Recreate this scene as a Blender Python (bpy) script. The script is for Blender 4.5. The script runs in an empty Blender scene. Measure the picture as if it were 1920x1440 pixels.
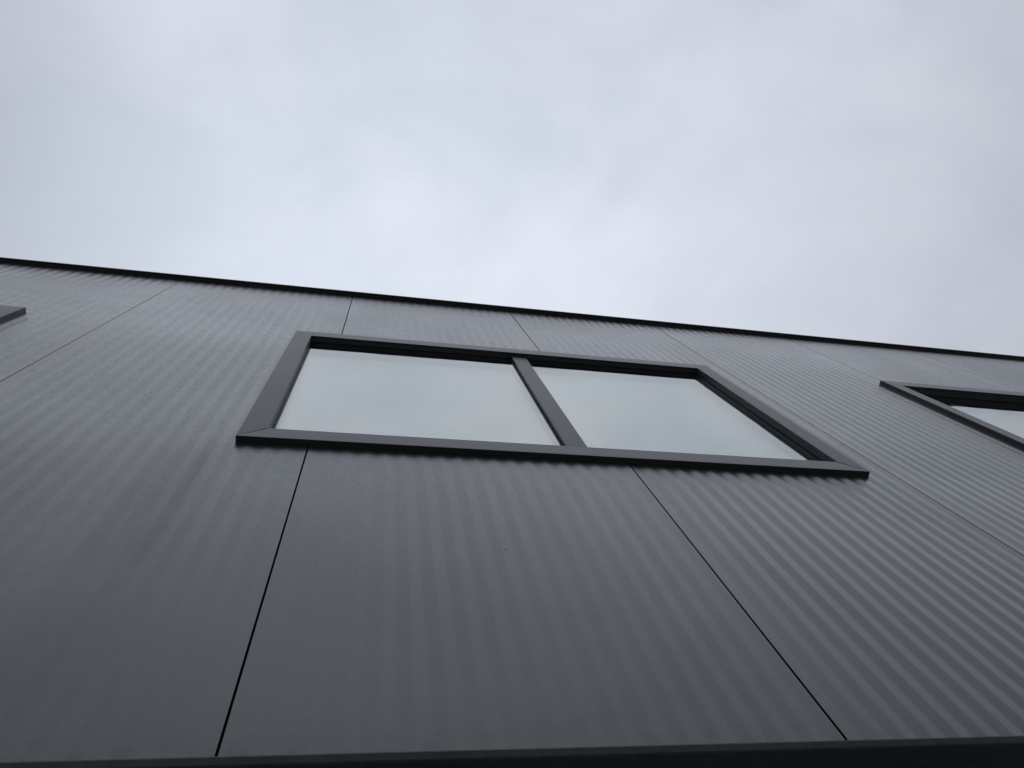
import bpy, math, random
from mathutils import Matrix, Vector

random.seed(7)
scene = bpy.context.scene
COL = scene.collection

# ---------------------------------------------------------------- camera
EYE = 1.55                       # camera height above the ground
CAM_D = 0.8248                   # distance of the camera from the cladding
cd = bpy.data.cameras.new("camera")
cam = bpy.data.objects.new("camera", cd)
COL.objects.link(cam)
cd.sensor_width = 36.0
cd.lens = 36.0 * 1311.25 / 1920.0
cd.clip_start = 0.02
cd.clip_end = 6000.0
rot = (Matrix.Rotation(-0.6013212, 4, 'Z') @ Matrix.Rotation(2.7977589, 4, 'X')
       @ Matrix.Rotation(-0.4980108, 4, 'Z'))
cam.matrix_world = Matrix.Translation((0.0, -CAM_D, EYE)) @ rot
scene.camera = cam

# ---------------------------------------------------------------- render, sky, sun
scene.render.engine = 'CYCLES'
scene.cycles.max_bounces = 14
scene.cycles.transmission_bounces = 12
scene.cycles.glossy_bounces = 8
scene.cycles.diffuse_bounces = 4
scene.cycles.caustics_reflective = True
scene.cycles.caustics_refractive = True
scene.view_settings.view_transform = 'Standard'
scene.view_settings.look = 'None'
scene.view_settings.exposure = 0.0
scene.view_settings.gamma = 1.0
scene.view_settings.use_curve_mapping = False

SUN_EL, SUN_AZ = math.radians(62), math.radians(8)   # veiled sun beyond the building

world = bpy.data.worlds.new("World")
scene.world = world
world.use_nodes = True
wt = world.node_tree
wt.nodes.clear()


def N(tree, kind, **kw):
    n = tree.nodes.new(kind)
    for k, v in kw.items():
        if k.startswith('i_'):
            key = k[2:].replace('_', ' ')
            n.inputs[key].default_value = v
        else:
            setattr(n, k, v)
    return n


def L(tree, a, b):
    tree.links.new(a, b)


out = N(wt, 'ShaderNodeOutputWorld')
bg = N(wt, 'ShaderNodeBackground')
bg.inputs['Strength'].default_value = 0.1
sky = N(wt, 'ShaderNodeTexSky', sky_type='NISHITA')
sky.sun_disc = False
sky.sun_elevation = SUN_EL
sky.sun_rotation = SUN_AZ
tc = N(wt, 'ShaderNodeTexCoord')
# clouds: broad soft masses, warped
mp = N(wt, 'ShaderNodeMapping')
mp.inputs['Scale'].default_value = (1.0, 1.25, 0.8)
mp.inputs['Location'].default_value = (3.1, 1.7, 0.4)
L(wt, tc.outputs['Generated'], mp.inputs['Vector'])
n1 = N(wt, 'ShaderNodeTexNoise')
n1.inputs['Scale'].default_value = 2.6
n1.inputs['Detail'].default_value = 6.0
n1.inputs['Roughness'].default_value = 0.5
n1.inputs['Distortion'].default_value = 0.35
L(wt, mp.outputs[0], n1.inputs['Vector'])
r1 = N(wt, 'ShaderNodeValToRGB')
r1.color_ramp.interpolation = 'EASE'
r1.color_ramp.elements[0].position = 0.34
r1.color_ramp.elements[0].color = (5.6, 6.1, 6.95, 1)
r1.color_ramp.elements[1].position = 0.68
r1.color_ramp.elements[1].color = (6.7, 7.1, 7.9, 1)
L(wt, n1.outputs['Fac'], r1.inputs['Fac'])
# the cloud is thinner and brighter towards the hidden sun
sundir = Vector((math.sin(SUN_AZ) * math.cos(SUN_EL), math.cos(SUN_AZ) * math.cos(SUN_EL), math.sin(SUN_EL)))
dot = N(wt, 'ShaderNodeVectorMath', operation='DOT_PRODUCT')
dot.inputs[1].default_value = sundir
L(wt, tc.outputs['Generated'], dot.inputs[0])
mr = N(wt, 'ShaderNodeMapRange', interpolation_type='SMOOTHSTEP')
mr.inputs['From Min'].default_value = 0.72
mr.inputs['From Max'].default_value = 1.0
mr.inputs['To Min'].default_value = 1.03
mr.inputs['To Max'].default_value = 1.19
L(wt, dot.outputs['Value'], mr.inputs['Value'])
# overcast sky: darker towards the horizon, and a heavier bank of cloud to the west (-x)
sxyz = N(wt, 'ShaderNodeSeparateXYZ')
L(wt, tc.outputs['Generated'], sxyz.inputs[0])


def wrange(src, a, b, lo, hi, kind='SMOOTHSTEP'):
    n = N(wt, 'ShaderNodeMapRange', interpolation_type=kind)
    for k, v in (('From Min', a), ('From Max', b), ('To Min', lo), ('To Max', hi)):
        n.inputs[k].default_value = v
    L(wt, src, n.inputs['Value'])
    return n.outputs['Result']


def wmul(a, b):
    n = N(wt, 'ShaderNodeMath', operation='MULTIPLY')
    L(wt, a, n.inputs[0])
    L(wt, b, n.inputs[1])
    return n.outputs[0]


n2 = N(wt, 'ShaderNodeTexNoise')
n2.inputs['Scale'].default_value = 7.5
n2.inputs['Detail'].default_value = 7.0
n2.inputs['Roughness'].default_value = 0.55
n2.inputs['Distortion'].default_value = 0.6
L(wt, mp.outputs[0], n2.inputs['Vector'])
wisp = wrange(n2.outputs['Fac'], 0.35, 0.68, 0.99, 1.022)
horizon = wrange(sxyz.outputs['Z'], 0.0, 1.0, 0.15, 1.035, 'SMOOTHSTEP')
west = wrange(sxyz.outputs['X'], -0.62, -0.20, 0.72, 1.0)
east = wrange(sxyz.outputs['X'], -0.05, 0.60, 1.01, 0.965)
amount = wmul(wmul(mr.outputs['Result'], horizon), wmul(wmul(west, east), wisp))
sc = N(wt, 'ShaderNodeVectorMath', operation='SCALE')
L(wt, r1.outputs['Color'], sc.inputs[0])
L(wt, amount, sc.inputs['Scale'])
mx = N(wt, 'ShaderNodeMix', data_type='RGBA')
mx.inputs['Factor'].default_value = 0.95
L(wt, sky.outputs['Color'], mx.inputs['A'])
L(wt, sc.outputs['Vector'], mx.inputs['B'])
L(wt, mx.outputs['Result'], bg.inputs['Color'])
L(wt, bg.outputs[0], out.inputs['Surface'])

sd = bpy.data.lights.new("sun", 'SUN')
sd.energy = 0.6
sd.angle = math.radians(25)
sd.color = (1.0, 0.97, 0.93)
so = bpy.data.objects.new("sun", sd)
COL.objects.link(so)
so.rotation_euler = (-sundir).to_track_quat('-Z', 'Y').to_euler()
so.location = (2, 6, 14)

# ---------------------------------------------------------------- materials


def new_mat(name):
    m = bpy.data.materials.new(name)
    m.use_nodes = True
    t = m.node_tree
    b = t.nodes.get('Principled BSDF')
    return m, t, b


def mixc(t, fac, a, b, blend='MIX'):
    n = N(t, 'ShaderNodeMix', data_type='RGBA', blend_type=blend)
    for sock, v in (('Factor', fac), ('A', a), ('B', b)):
        if hasattr(v, 'links') or isinstance(v, bpy.types.NodeSocket):
            L(t, v, n.inputs[sock])
        else:
            n.inputs[sock].default_value = v
    return n.outputs['Result']


def noise(t, vec, scale, detail=3.0, rough=0.5, dist=0.0):
    n = N(t, 'ShaderNodeTexNoise')
    n.inputs['Scale'].default_value = scale
    n.inputs['Detail'].default_value = detail
    n.inputs['Roughness'].default_value = rough
    n.inputs['Distortion'].default_value = dist
    L(t, vec, n.inputs['Vector'])
    return n.outputs['Fac']


def ramp(t, fac, p0, p1, c0=(0, 0, 0, 1), c1=(1, 1, 1, 1)):
    n = N(t, 'ShaderNodeMapRange', interpolation_type='SMOOTHSTEP')
    n.inputs['From Min'].default_value = p0
    n.inputs['From Max'].default_value = p1
    L(t, fac, n.inputs['Value'])
    return n.outputs['Result']


def math_(t, op, a, b=0.0):
    n = N(t, 'ShaderNodeMath', operation=op)
    for i, v in enumerate((a, b)):
        if isinstance(v, bpy.types.NodeSocket):
            L(t, v, n.inputs[i])
        else:
            n.inputs[i].default_value = v
    return n.outputs[0]


def mapping(t, scale):
    tcn = N(t, 'ShaderNodeTexCoord')
    m = N(t, 'ShaderNodeMapping')
    m.inputs['Scale'].default_value = scale
    L(t, tcn.outputs['Object'], m.inputs['Vector'])
    return m.outputs[0]


def coated_steel(name, base, rough, spec, droplets, coat=0.0, streak=(9, 9, 0.55)):
    """Dark grey coil coated steel: faint mottling, runs of dust, dirt specks, rain spots."""
    m, t, b = new_mat(name)
    v = mapping(t, (1, 1, 1))
    vs = mapping(t, streak)
    big = noise(t, v, 1.6, 4, 0.55, 0.6)
    hue = noise(t, v, 0.9, 3, 0.5)
    run = noise(t, vs, 1.0, 5, 0.6, 0.3)
    fine = noise(t, v, 420, 2, 0.7)
    mid = noise(t, v, 60, 4, 0.65)
    c = mixc(t, ramp(t, hue, .38, .62), (base * 1.03, base * 0.98, base * 0.99, 1), (base * .93, base * 1.02, base * 1.08, 1))
    c = mixc(t, math_(t, 'MULTIPLY', ramp(t, big, .35, .7), 0.35), c, (base * 1.35, base * 1.36, base * 1.38, 1))
    c = mixc(t, math_(t, 'MULTIPLY', ramp(t, run, .52, .8), 0.25), c, (base * 1.25, base * 1.2, base * 1.1, 1))
    # dirt that has run down below the lower left corner of the middle window
    xyz = N(t, 'ShaderNodeSeparateXYZ')
    L(t, v, xyz.inputs[0])
    spk = None
    if droplets:
        info = N(t, 'ShaderNodeObjectInfo')
        tone = math_(t, 'ADD', math_(t, 'MULTIPLY', info.outputs['Random'], 0.10), -0.05)
        dx = math_(t, 'ABSOLUTE', math_(t, 'ADD', xyz.outputs['X'], 0.47))
        dirt = math_(t, 'SUBTRACT', 1.0, ramp(t, dx, 0.0, 0.13))
        dirt = math_(t, 'MULTIPLY', dirt, math_(t, 'SUBTRACT', ramp(t, xyz.outputs['Z'], EYE + 0.9, EYE + 1.5), ramp(t, xyz.outputs['Z'], EYE + 1.8, EYE + 2.05)))
        dirt = math_(t, 'MULTIPLY', dirt, ramp(t, run, .35, .6))
        foot = math_(t, 'SUBTRACT', 1.0, ramp(t, xyz.outputs['Z'], EYE + 0.832, EYE + 0.90))
        foot = math_(t, 'MULTIPLY', foot, ramp(t, noise(t, v, 22, 4, 0.7), .45, .65))
        dirt = math_(t, 'MAXIMUM', dirt, math_(t, 'MULTIPLY', foot, 0.55))
        c = mixc(t, math_(t, 'MULTIPLY', dirt, 0.8), c, (base * 1.15, base * 1.0, base * 0.8, 1))
        vo = N(t, 'ShaderNodeTexVoronoi', feature='F1')
        vo.inputs['Scale'].default_value = 46
        vo.inputs['Randomness'].default_value = 1.0
        L(t, v, vo.inputs['Vector'])
        sep = N(t, 'ShaderNodeSeparateColor')
        L(t, vo.outputs['Color'], sep.inputs[0])
        rad = math_(t, 'MULTIPLY', math_(t, 'GREATER_THAN', sep.outputs[0], math_(t, 'SUBTRACT', 1.0, math_(t, 'MULTIPLY', math_(t, 'MULTIPLY', ramp(t, noise(t, v, 1.3, 3, 0.6), .42, .62), ramp(t, xyz.outputs['Z'], EYE + 0.9, EYE + 2.6)), 0.45))), math_(t, 'ADD', math_(t, 'MULTIPLY', math_(t, 'POWER', sep.outputs[1], 3.0), 0.10), 0.035))
        spk = math_(t, 'LESS_THAN', vo.outputs['Distance'], rad)
        c = mixc(t, math_(t, 'MULTIPLY', spk, 0.75), c, (base * .25, base * .24, base * .22, 1))
    L(t, c, b.inputs['Base Color'])
    b.inputs['Metallic'].default_value = 0.0
    sp = math_(t, 'ADD', math_(t, 'MULTIPLY', ramp(t, big, .3, .7), 0.06), spec)
    if streak[0] < 1:
        sp = math_(t, 'MULTIPLY', sp, math_(t, 'ADD', 0.78, math_(t, 'MULTIPLY', ramp(t, run, .3, .7), 0.4)))
    if droplets:
        # rain spots: patches where the sheen breaks up
        dr = noise(t, v, 150, 3, 0.75)
        dm = math_(t, 'MULTIPLY', ramp(t, dr, .52, .66), ramp(t, mid, .42, .6))
        sp = math_(t, 'SUBTRACT', sp, math_(t, 'MULTIPLY', dm, 0.16))
        sp = math_(t, 'MULTIPLY', sp, math_(t, 'SUBTRACT', 1.0, math_(t, 'MULTIPLY', spk, 0.7)))
        # beads and short runs of rain, densest on the upper sheets and to the left
        rv = mapping(t, (84, 84, 30))
        vr = N(t, 'ShaderNodeTexVoronoi', feature='F1')
        vr.inputs['Scale'].default_value = 1.0
        L(t, rv, vr.inputs['Vector'])
        rs = N(t, 'ShaderNodeSeparateColor')
        L(t, vr.outputs['Color'], rs.inputs[0])
        bead = math_(t, 'LESS_THAN', vr.outputs['Distance'], math_(t, 'ADD', math_(t, 'MULTIPLY', rs.outputs[0], 0.30), 0.06))
        bead = math_(t, 'MULTIPLY', bead, math_(t, 'GREATER_THAN', rs.outputs[1], 0.35))
        rn = noise(t, rv, 0.9, 3, 0.8)
        grain = math_(t, 'ADD', math_(t, 'MULTIPLY', bead, 0.42), math_(t, 'MULTIPLY', math_(t, 'SUBTRACT', rn, 0.55), 1.3))
        wet = math_(t, 'ADD', xyz.outputs['Z'], math_(t, 'SUBTRACT', math_(t, 'MULTIPLY', big, 1.2), math_(t, 'MULTIPLY', xyz.outputs['X'], 0.12)))
        wet = math_(t, 'ADD', math_(t, 'MULTIPLY', ramp(t, wet, EYE + 1.5, EYE + 3.9), 0.93), 0.07)
        keep = math_(t, 'SUBTRACT', 1.0, math_(t, 'MULTIPLY', grain, wet))
        sp = math_(t, 'MULTIPLY', sp, keep)
        ct = math_(t, 'MULTIPLY', math_(t, 'MULTIPLY', math_(t, 'SUBTRACT', 1.0, spk), keep), math_(t, 'ADD', tone, coat))
        ct = math_(t, 'MULTIPLY', ct, math_(t, 'SUBTRACT', 1.0, math_(t, 'MULTIPLY', dirt, 0.7)))
        ct = math_(t, 'MULTIPLY', ct, math_(t, 'ADD', 0.80, math_(t, 'MULTIPLY', ramp(t, noise(t, v, 0.9, 5, 0.6, 0.8), .35, .65), 0.26)))
        ct = math_(t, 'MULTIPLY', ct, math_(t, 'ADD', 0.93, math_(t, 'MULTIPLY', run, 0.14)))
        L(t, ct, b.inputs['Coat Weight'])
    L(t, sp, b.inputs['Specular IOR Level'])
    rg = math_(t, 'ADD', math_(t, 'MULTIPLY', mid, 0.12), rough)
    L(t, rg, b.inputs['Roughness'])
    if not droplets:
        b.inputs['Coat Weight'].default_value = coat
    b.inputs['Coat Roughness'].default_value = 0.28
    b.inputs['Coat IOR'].default_value = 1.5
    bp = N(t, 'ShaderNodeBump')
    bp.inputs['Strength'].default_value = 1.0
    bp.inputs['Distance'].default_value = 0.00042 if droplets else 0.00008
    drop = noise(t, v, 105, 3, 0.8)
    drops = math_(t, 'MULTIPLY', ramp(t, drop, .45, .7), 1.0 if droplets else 0.2)
    if droplets:      # rain sits mostly on the upper sheets
        tz = N(t, 'ShaderNodeSeparateXYZ')
        L(t, v, tz.inputs[0])
        edge = math_(t, 'ADD', tz.outputs['Z'], math_(t, 'MULTIPLY', big, 1.6))
        drops = math_(t, 'MULTIPLY', drops, math_(t, 'ADD', math_(t, 'MULTIPLY', ramp(t, edge, EYE + 2.2, EYE + 4.0), 0.9), 0.1))
    h = math_(t, 'ADD', math_(t, 'MULTIPLY', fine, 0.1), drops)
    L(t, h, bp.inputs['Height'])
    L(t, bp.outputs[0], b.inputs['Normal'])
    return m


M_PANEL = coated_steel("panel_coating", 0.018, 0.25, 0.97, True, 0.95)
M_TRIM = coated_steel("trim_coating", 0.026, 0.28, 0.56, False, 0.06)
M_TRIM_H = coated_steel("trim_coating_streaked", 0.030, 0.28, 0.66, False, 0.12, (0.9, 40, 160))
M_CAP = coated_steel("cap_coating", 0.034, 0.32, 0.6, False)


def plain(name, col, rough, spec=0.3, nscale=30.0, var=0.25, bump=0.1):
    m, t, b = new_mat(name)
    v = mapping(t, (1, 1, 1))
    f = noise(t, v, nscale, 4, 0.6)
    f2 = noise(t, v, nscale * 0.07, 3, 0.6)
    f = math_(t, 'ADD', math_(t, 'MULTIPLY', f, 0.5), math_(t, 'MULTIPLY', f2, 0.5))
    c = mixc(t, f, tuple(x * (1 - var) for x in col) + (1,), tuple(x * (1 + var) for x in col) + (1,))
    L(t, c, b.inputs['Base Color'])
    b.inputs['Roughness'].default_value = rough
    b.inputs['Specular IOR Level'].default_value = spec
    bp = N(t, 'ShaderNodeBump')
    bp.inputs['Strength'].default_value = bump
    bp.inputs['Distance'].default_value = 0.002
    L(t, f, bp.inputs['Height'])
    L(t, bp.outputs[0], b.inputs['Normal'])
    return m


M_FRAME = plain("frame_paint", (0.050, 0.058, 0.078), 0.45, 0.4, 60)
M_DRIP = plain("drip_coating", (0.085, 0.09, 0.097), 0.5, 0.5, 70, 0.75, 0.8)
M_GASKET = plain("rubber", (0.012, 0.012, 0.013), 0.6, 0.25, 80)
M_DARK = plain("joint_seal", (0.004, 0.004, 0.005), 1.0, 0.0, 50)
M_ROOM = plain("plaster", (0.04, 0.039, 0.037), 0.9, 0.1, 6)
M_CONC = plain("dark_render", (0.035, 0.037, 0.04), 0.75, 0.3, 45, 0.4, 0.5)
M_ROOF = plain("roof_membrane", (0.09, 0.09, 0.095), 0.85, 0.2, 8)
M_GROUND = plain("concrete_paving", (0.27, 0.27, 0.26), 0.85, 0.3, 20, 0.3, 0.4)



def glass_mat(name, ior, col, coating=0.0):
    m, t, b = new_mat(name)
    t.nodes.remove(b)
    gl = N(t, 'ShaderNodeBsdfGlass')
    gl.inputs['IOR'].default_value = ior
    gl.inputs['Roughness'].default_value = 0.0
    gl.inputs['Color'].default_value = col
    res = gl.outputs[0]
    if coating:
        v = mapping(t, (1, 1, 1))
        bp = N(t, 'ShaderNodeBump')
        bp.inputs['Strength'].default_value = 1.0
        bp.inputs['Distance'].default_value = 0.0012
        L(t, noise(t, v, 2.2, 2, 0.4), bp.inputs['Height'])
        gs = N(t, 'ShaderNodeBsdfGlossy')
        gs.inputs['Roughness'].default_value = 0.0
        gs.inputs['Color'].default_value = (0.955, 0.965, 0.95, 1)
        L(t, bp.outputs[0], gs.inputs['Normal'])
        L(t, bp.outputs[0], gl.inputs['Normal'])
        mxs = N(t, 'ShaderNodeMixShader')
        mxs.inputs[0].default_value = coating
        L(t, gl.outputs[0], mxs.inputs[1])
        L(t, gs.outputs[0], mxs.inputs[2])
        res = mxs.outputs[0]
    L(t, res, t.nodes['Material Output'].inputs['Surface'])
    return m


M_GLASS = glass_mat("solar_control_glazing", 1.9, (0.97, 0.98, 0.965, 1), 0.20)
M_GLASS2 = glass_mat("low_e_glazing", 1.6, (0.97, 0.98, 0.975, 1), 0.22)

# ---------------------------------------------------------------- mesh helpers


def mesh_obj(name, verts, faces, mat, parent=None, smooth=False, mat2=None, n2=None):
    me = bpy.data.meshes.new(name)
    me.from_pydata(verts, [], faces)
    me.update()
    me.materials.append(mat)
    if mat2 is not None:
        me.materials.append(mat2)
        for i in n2:
            me.polygons[i].material_index = 1
    if smooth:
        me.shade_smooth()
    o = bpy.data.objects.new(name, me)
    COL.objects.link(o)
    if parent is not None:
        o.parent = parent
    return o


class MB:
    def __init__(self):
        self.v, self.f = [], []

    def box(self, x0, x1, y0, y1, z0, z1):
        i = len(self.v)
        self.v += [(x0, y0, z0), (x1, y0, z0), (x1, y1, z0), (x0, y1, z0),
                   (x0, y0, z1), (x1, y0, z1), (x1, y1, z1), (x0, y1, z1)]
        self.f += [tuple(i + k for k in q) for q in
                   ((0, 3, 2, 1), (4, 5, 6, 7), (0, 1, 5, 4), (1, 2, 6, 5), (2, 3, 7, 6), (3, 0, 4, 7))]

    def sweep(self, loopA, loopB):
        """closed cross-section joined from loopA to loopB, capped"""
        i, n = len(self.v), len(loopA)
        self.v += list(loopA) + list(loopB)
        for k in range(n):
            k2 = (k + 1) % n
            self.f.append((i + k, i + k2, i + n + k2, i + n + k))
        self.f.append(tuple(i + k for k in range(n))[::-1])
        self.f.append(tuple(i + n + k for k in range(n)))

    def build(self, name, mat, parent=None):
        o = mesh_obj(name, self.v, self.f, mat, parent)
        import bmesh
        bm = bmesh.new()
        bm.from_mesh(o.data)
        bmesh.ops.recalc_face_normals(bm, faces=bm.faces)
        bm.to_mesh(o.data)
        bm.free()
        return o


# ---------------------------------------------------------------- the place
XL, XR = -8.1810, 12.8190            # ends of the facade (panel joints fall at XL + k)
SEAM0 = -1.1810
Z_BASE, Z_TOP = EYE + 0.832, EYE + 4.49
DEPTH = 14.0

ground = MB()
ground.v = [(-3000, -3000, 0), (3000, -3000, 0), (3000, 3000, 0), (-3000, 3000, 0)]
ground.f = [(0, 1, 2, 3)]
g = ground.build("ground", M_GROUND)
g['kind'] = 'structure'

bld = bpy.data.objects.new("building", None)
COL.objects.link(bld)
bld['label'] = "dark grey industrial building clad in finely ribbed metal panels with wide strip windows"
bld['category'] = "building"

# windows: outer edge of the surround (x0, x1), depth of the glass behind the cladding
WZ0, WZ1 = EYE + 1.990, EYE + 3.349
TW = 0.077
WINDOWS = [(-3.616, -1.536, 0.012), (-0.386, 1.698, 0.0125), (2.755, 4.835, 0.029)]
YF = -0.0195                          # front plane of the surround

# ---- ribbed cladding panels
PITCH = 1.0 / 18.15
AMP = 0.00110


def rib(u, k_amp=1.0):
    """offset towards the inside of the wall for u metres from the left joint"""
    first = 0.075 * PITCH
    last = 1.0 - first
    if u <= first or u >= last:
        return 0.0
    t = (u - first) / PITCH * 2 * math.pi
    s = -(math.cos(t) + math.cos(3 * t) / 9 + math.cos(5 * t) / 25)       # rounded zigzag
    e = min(u, 1.0 - u) / (3.2 * PITCH)                  # the outer ribs are rolled shallower
    a = 1.0 if e >= 1 else 0.5 + 0.5 * e * e * (3 - 2 * e)
    return (s + 1.15) * AMP * a * k_amp


GAP = 0.0020
zc0, zc1 = WZ0 + 0.035, WZ1 - 0.035


def make_panel(k):
    x0 = XL + k
    x1 = x0 + 1.0
    cuts = [(w[0] + .035, w[1] - .035) for w in WINDOWS]
    us = [GAP, GAP + .00012, GAP + .0004]
    seg = 14
    n = int(round(1.0 / PITCH * seg))
    us += [j / n for j in range(1, n)]
    us += [1 - GAP - .0022, 1 - GAP - .0014, 1 - GAP - .0007, 1 - GAP - .0002, 1 - GAP]
    for a, b in cuts:
        for c in (a, b):
            if x0 + .004 < c < x1 - .004:
                us.append(c - x0)
    us = sorted(set(us))

    amp = random.uniform(.93, 1.05)

    def yy(u):
        r = 0.0
        for e, R in ((u - GAP, .0003), (1 - GAP - u, .0022)):     # tight fold on one side, rolled lap on the other
            if e < R:
                r = R - math.sqrt(max(0.0, R ** 2 - (R - e) ** 2))
        return rib(u, amp) + r
    # bow and lean of a few tenths of a millimetre so that no two sheets are the same
    lean = random.uniform(-.0016, .0016)
    bow = random.uniform(-.0010, .0010)
    rows = [Z_BASE, Z_BASE + .4, Z_BASE + .8, zc0, zc0 + .45, zc0 + .9, zc1, (zc1 + Z_TOP) / 2, Z_TOP]
    verts, faces = [], []
    for j, z in enumerate(rows):
        for u in us:
            h = (z - Z_BASE) / 3.66
            verts.append((x0 + u, yy(u) + (lean * (u - .5) + bow * 4 * u * (1 - u)) * 4 * h * (1 - h), z))
    m = len(us)
    full = any(a < x0 and b > x1 for a, b in cuts)
    groups = [(0, 3), (6, 8)] if full else [(0, 8)]      # a window across the whole width: two sheets
    for r0, r1 in groups:
        vv = verts[r0 * m:(r1 + 1) * m]
        rr = rows[r0:r1 + 1]
        faces = []

        def is_hole(j, xm):
            return zc0 - 1e-6 <= rr[j] and rr[j + 1] <= zc1 + 1e-6 and any(a < xm < b for a, b in cuts)
        for j in range(len(rr) - 1):
            for i in range(m - 1):
                if not is_hole(j, x0 + (us[i] + us[i + 1]) / 2):
                    faces.append((j * m + i, j * m + i + 1, (j + 1) * m + i + 1, (j + 1) * m + i))
        nf = len(faces)
        for side in (0, m - 1):                          # side returns: shade inside the joint painted on as near black
            base = len(vv)
            vv += [(vv[j * m + side][0], 0.04, z) for j, z in enumerate(rr)]
            for j in range(len(rr) - 1):
                if not is_hole(j, vv[side][0]):
                    q = (j * m + side, (j + 1) * m + side, base + j + 1, base + j)
                    faces.append(q if side == 0 else q[::-1])
        dark_returns = range(nf, len(faces))
        base = len(vv)                                   # bottom return
        vv += [(vv[i][0], 0.04, rr[0]) for i in range(m)]
        for i in range(m - 1):
            faces.append((i + 1, i, base + i, base + i + 1))
        o = mesh_obj("cladding_panel", vv, faces, M_PANEL, bld, smooth=True, mat2=M_DARK, n2=dark_returns)
        o.data.set_sharp_from_angle(angle=math.radians(50))


for k in range(int(round(XR - XL))):
    make_panel(k)

# seal behind the panel joints
for k in range(1, int(round(XR - XL))):
    x = XL + k
    zs = [(Z_BASE + .002, Z_TOP)]
    for w in WINDOWS:
        if w[0] + .03 < x < w[1] - .03:
            zs = [(Z_BASE + .002, zc0 + .01), (zc1 - .01, Z_TOP)]
    for a, b in zs:
        sl = MB()
        sl.box(x - GAP + .0003, x + GAP - .0003, .0045, .038, a, b)
        sl.build("joint_seal", M_DARK, bld)


# ---- windows
def ring(pr, x0, x1, z0, z1, side, gap=0.0):
    """mitred piece of a rectangular ring. pr = [(inset, y)]"""
    A, B = [], []
    for u, y in pr:
        g2 = gap
        if side == 'L':
            A.append((x0 + u, y, z0 + u + g2)); B.append((x0 + u, y, z1 - u - g2))
        elif side == 'R':
            A.append((x1 - u, y, z0 + u + g2)); B.append((x1 - u, y, z1 - u - g2))
        elif side == 'B':
            A.append((x0 + u + g2, y, z0 + u)); B.append((x1 - u - g2, y, z0 + u))
        else:
            A.append((x0 + u + g2, y, z1 - u)); B.append((x1 - u - g2, y, z1 - u))
    return A, B


def make_window(x0, x1, yg):
    z0, z1 = WZ0, WZ1
    ox0, ox1, oz0, oz1 = x0 + TW, x1 - TW, z0 + TW, z1 - TW      # the opening
    # fixed frame: a stepped ring, inset measured from the opening edge
    fr = MB()
    prof = [(-.040, .0085), (-.0045, .0085), (-.0045, -.0095), (-.0004, -.0095), (.0006, -.0088), (.0006, -.0035),
            (-.0009, -.003), (-.0009, -.0012), (.0004, -.0006), (.0004, yg - .0045), (-.006, yg - .0045), (-.006, yg + .040), (-.040, yg + .040)]
    for s in 'LRBT':
        fr.sweep(*ring(prof, ox0, ox1, oz0, oz1, s))
    w = fr.build("window", M_FRAME, bld)
    # surround of four mitred folded flashings
    for s in 'LRBT':
        tilt = {'B': .0012, 'T': .0006, 'L': 0.0, 'R': 0.0}[s]
        pr = [(0, .006), (0, YF + .0016), (.0005, YF + .0005), (.0016, YF),
              (TW - .0016, YF + tilt), (TW - .0005, YF + tilt + .0005), (TW, YF + tilt + .0016), (TW, -.0118),
              (TW - .0015, -.0118), (TW - .0015, YF + .0035), (.0015, YF + .0025), (.0015, .006)]
        tr = MB()
        tr.sweep(*ring(pr, x0, x1, z0, z1, s, .00015))
        tr.build("surround_trim", M_TRIM_H if s in "BT" else M_TRIM, w)
    # mullion cover
    mx0 = x0 + 1.0250
    mx1 = mx0 + .0725
    ml = MB()
    loop = [(mx0, -.0023), (mx0 + .0008, -.003), (mx1 - .0008, -.003), (mx1, -.0023), (mx1, yg), (mx0 - .0005, yg), (mx0 - .0005, yg - .004)]
    ml.sweep([(x, y, oz0 - .004) for x, y in loop], [(x, y, oz1 + .004) for x, y in loop])
    ml.build("mullion", M_TRIM, w)
    # gaskets, spacers, panes of the two double glazed units
    for a, b in ((ox0, mx0 - .003), (mx1 - .001, ox1)):
        gk = MB()
        for s in 'LRBT':
            gk.sweep(*ring([(-.004, yg - .0042), (.0006, yg - .0042), (.0010, yg - .0003), (-.004, yg - .0003)], a, b, oz0, oz1, s))
        gk.build("gasket", M_GASKET, w)
        pn = MB()
        pn.box(a - .004, b + .004, yg, yg + .006, oz0 - .004, oz1 + .004)
        pn.build("glass_pane", M_GLASS, w)
        sp = MB()
        for s in 'LRBT':
            sp.sweep(*ring([(-.004, yg + .0062), (.006, yg + .0062), (.006, yg + .0218), (-.004, yg + .0218)], a, b, oz0, oz1, s))
        sp.build("glazing_spacer", M_GASKET, w)
        pn = MB()
        pn.box(a - .004, b + .004, yg + .022, yg + .028, oz0 - .004, oz1 + .004)
        pn.build("glass_pane", M_GLASS2, w)


for wx0, wx1, wyg in WINDOWS:
    make_window(wx0, wx1, wyg)

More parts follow.
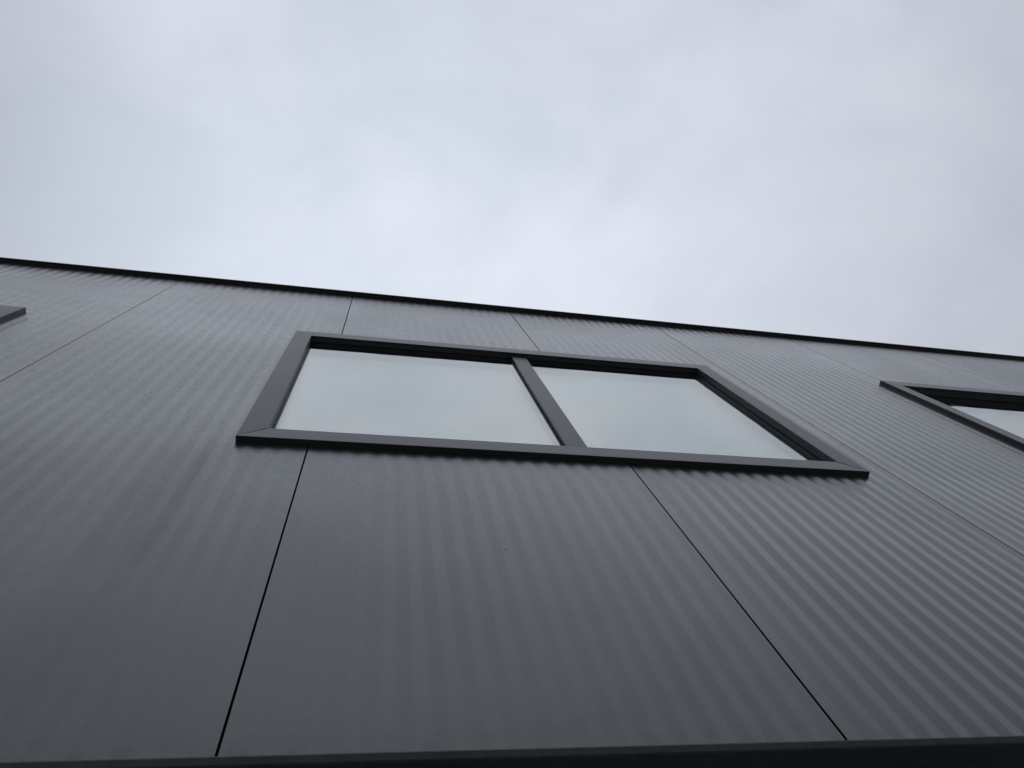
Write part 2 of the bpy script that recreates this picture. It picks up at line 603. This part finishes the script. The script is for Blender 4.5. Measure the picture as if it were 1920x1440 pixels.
# ---- parapet cap: folded flashing with a small drip lip
cp = MB()
E_ = 0.0275
prof = [(-E_, Z_TOP - .008), (-E_ + .0015, Z_TOP - .010), (-E_ + .003, Z_TOP - .008), (-.020, Z_TOP + .0), (.10, Z_TOP + .0), (.10, Z_TOP - .05),
        (.34, Z_TOP - .05), (.34, Z_TOP + .002), (-E_ + .006, Z_TOP + .010), (-E_, Z_TOP + .006)]
cp.sweep([(XL - .03, y, z) for y, z in prof], [(XR + .03, y, z) for y, z in prof])
cp.build("parapet_cap", M_CAP, bld)

# ---- drip flashing at the foot of the cladding
dp = MB()
zb = Z_BASE
prof = [(-.0035, zb + .0015), (-.0050, zb + .0008), (-.0050, zb - .0012), (.0005, zb - .0085), (.004, zb - .0095), (.36, zb - .0095), (.36, zb - .0005), (.004, zb - .0005), (.0, zb + .0005)]
dp.sweep([(XL, y, z) for y, z in prof], [(XR, y, z) for y, z in prof])
dp.build("drip_flashing", M_DRIP, bld)

# ---- wall below, end walls, back wall, backing behind the panels, roof
lw = MB()
lw.box(XL, XR, .20, .34, 0, zb - .0096)
lw.build("lower_wall", M_CONC, bld)
bk = MB()
yb0, yb1 = .043, .30
xs = [XL]
for w in WINDOWS:
    xs += [w[0] + .035, w[1] - .035]
xs.append(XR)
for i in range(0, len(xs), 2):
    bk.box(xs[i], xs[i + 1], yb0, yb1, zb, Z_TOP - .055)
for w in WINDOWS:
    bk.box(w[0] + .035, w[1] - .035, yb0, yb1, zb, zc0)
    bk.box(w[0] + .035, w[1] - .035, yb0, yb1, zc1, Z_TOP - .055)
bk.build("insulated_wall", M_DARK, bld)
ew = MB()
ew.box(XL, XL + .2, .36, DEPTH, 0, Z_TOP - .06)
ew.build("end_wall", M_CONC, bld)
ew = MB()
ew.box(XR - .2, XR, .36, DEPTH, 0, Z_TOP - .06)
ew.build("end_wall", M_CONC, bld)
ew = MB()
ew.box(XL + .2, XR - .2, DEPTH - .2, DEPTH, 0, Z_TOP - .06)
ew.build("back_wall", M_CONC, bld)
rf = MB()
rf.box(XL, XR, .342, DEPTH, Z_TOP - .058, Z_TOP - .03)
rf.build("roof", M_ROOF, bld)
rm = MB()
rm.box(XL + .21, XR - .21, .32, 6.0, zb - .05, zb)                 # floor
rm.box(XL + .21, XR - .21, .32, 6.0, Z_TOP - .60, Z_TOP - .56)     # ceiling
rm.box(XL + .21, XR - .21, 6.0, 6.1, zb - .05, Z_TOP - .56)        # rear wall
rm.build("office_interior", M_ROOM, bld)
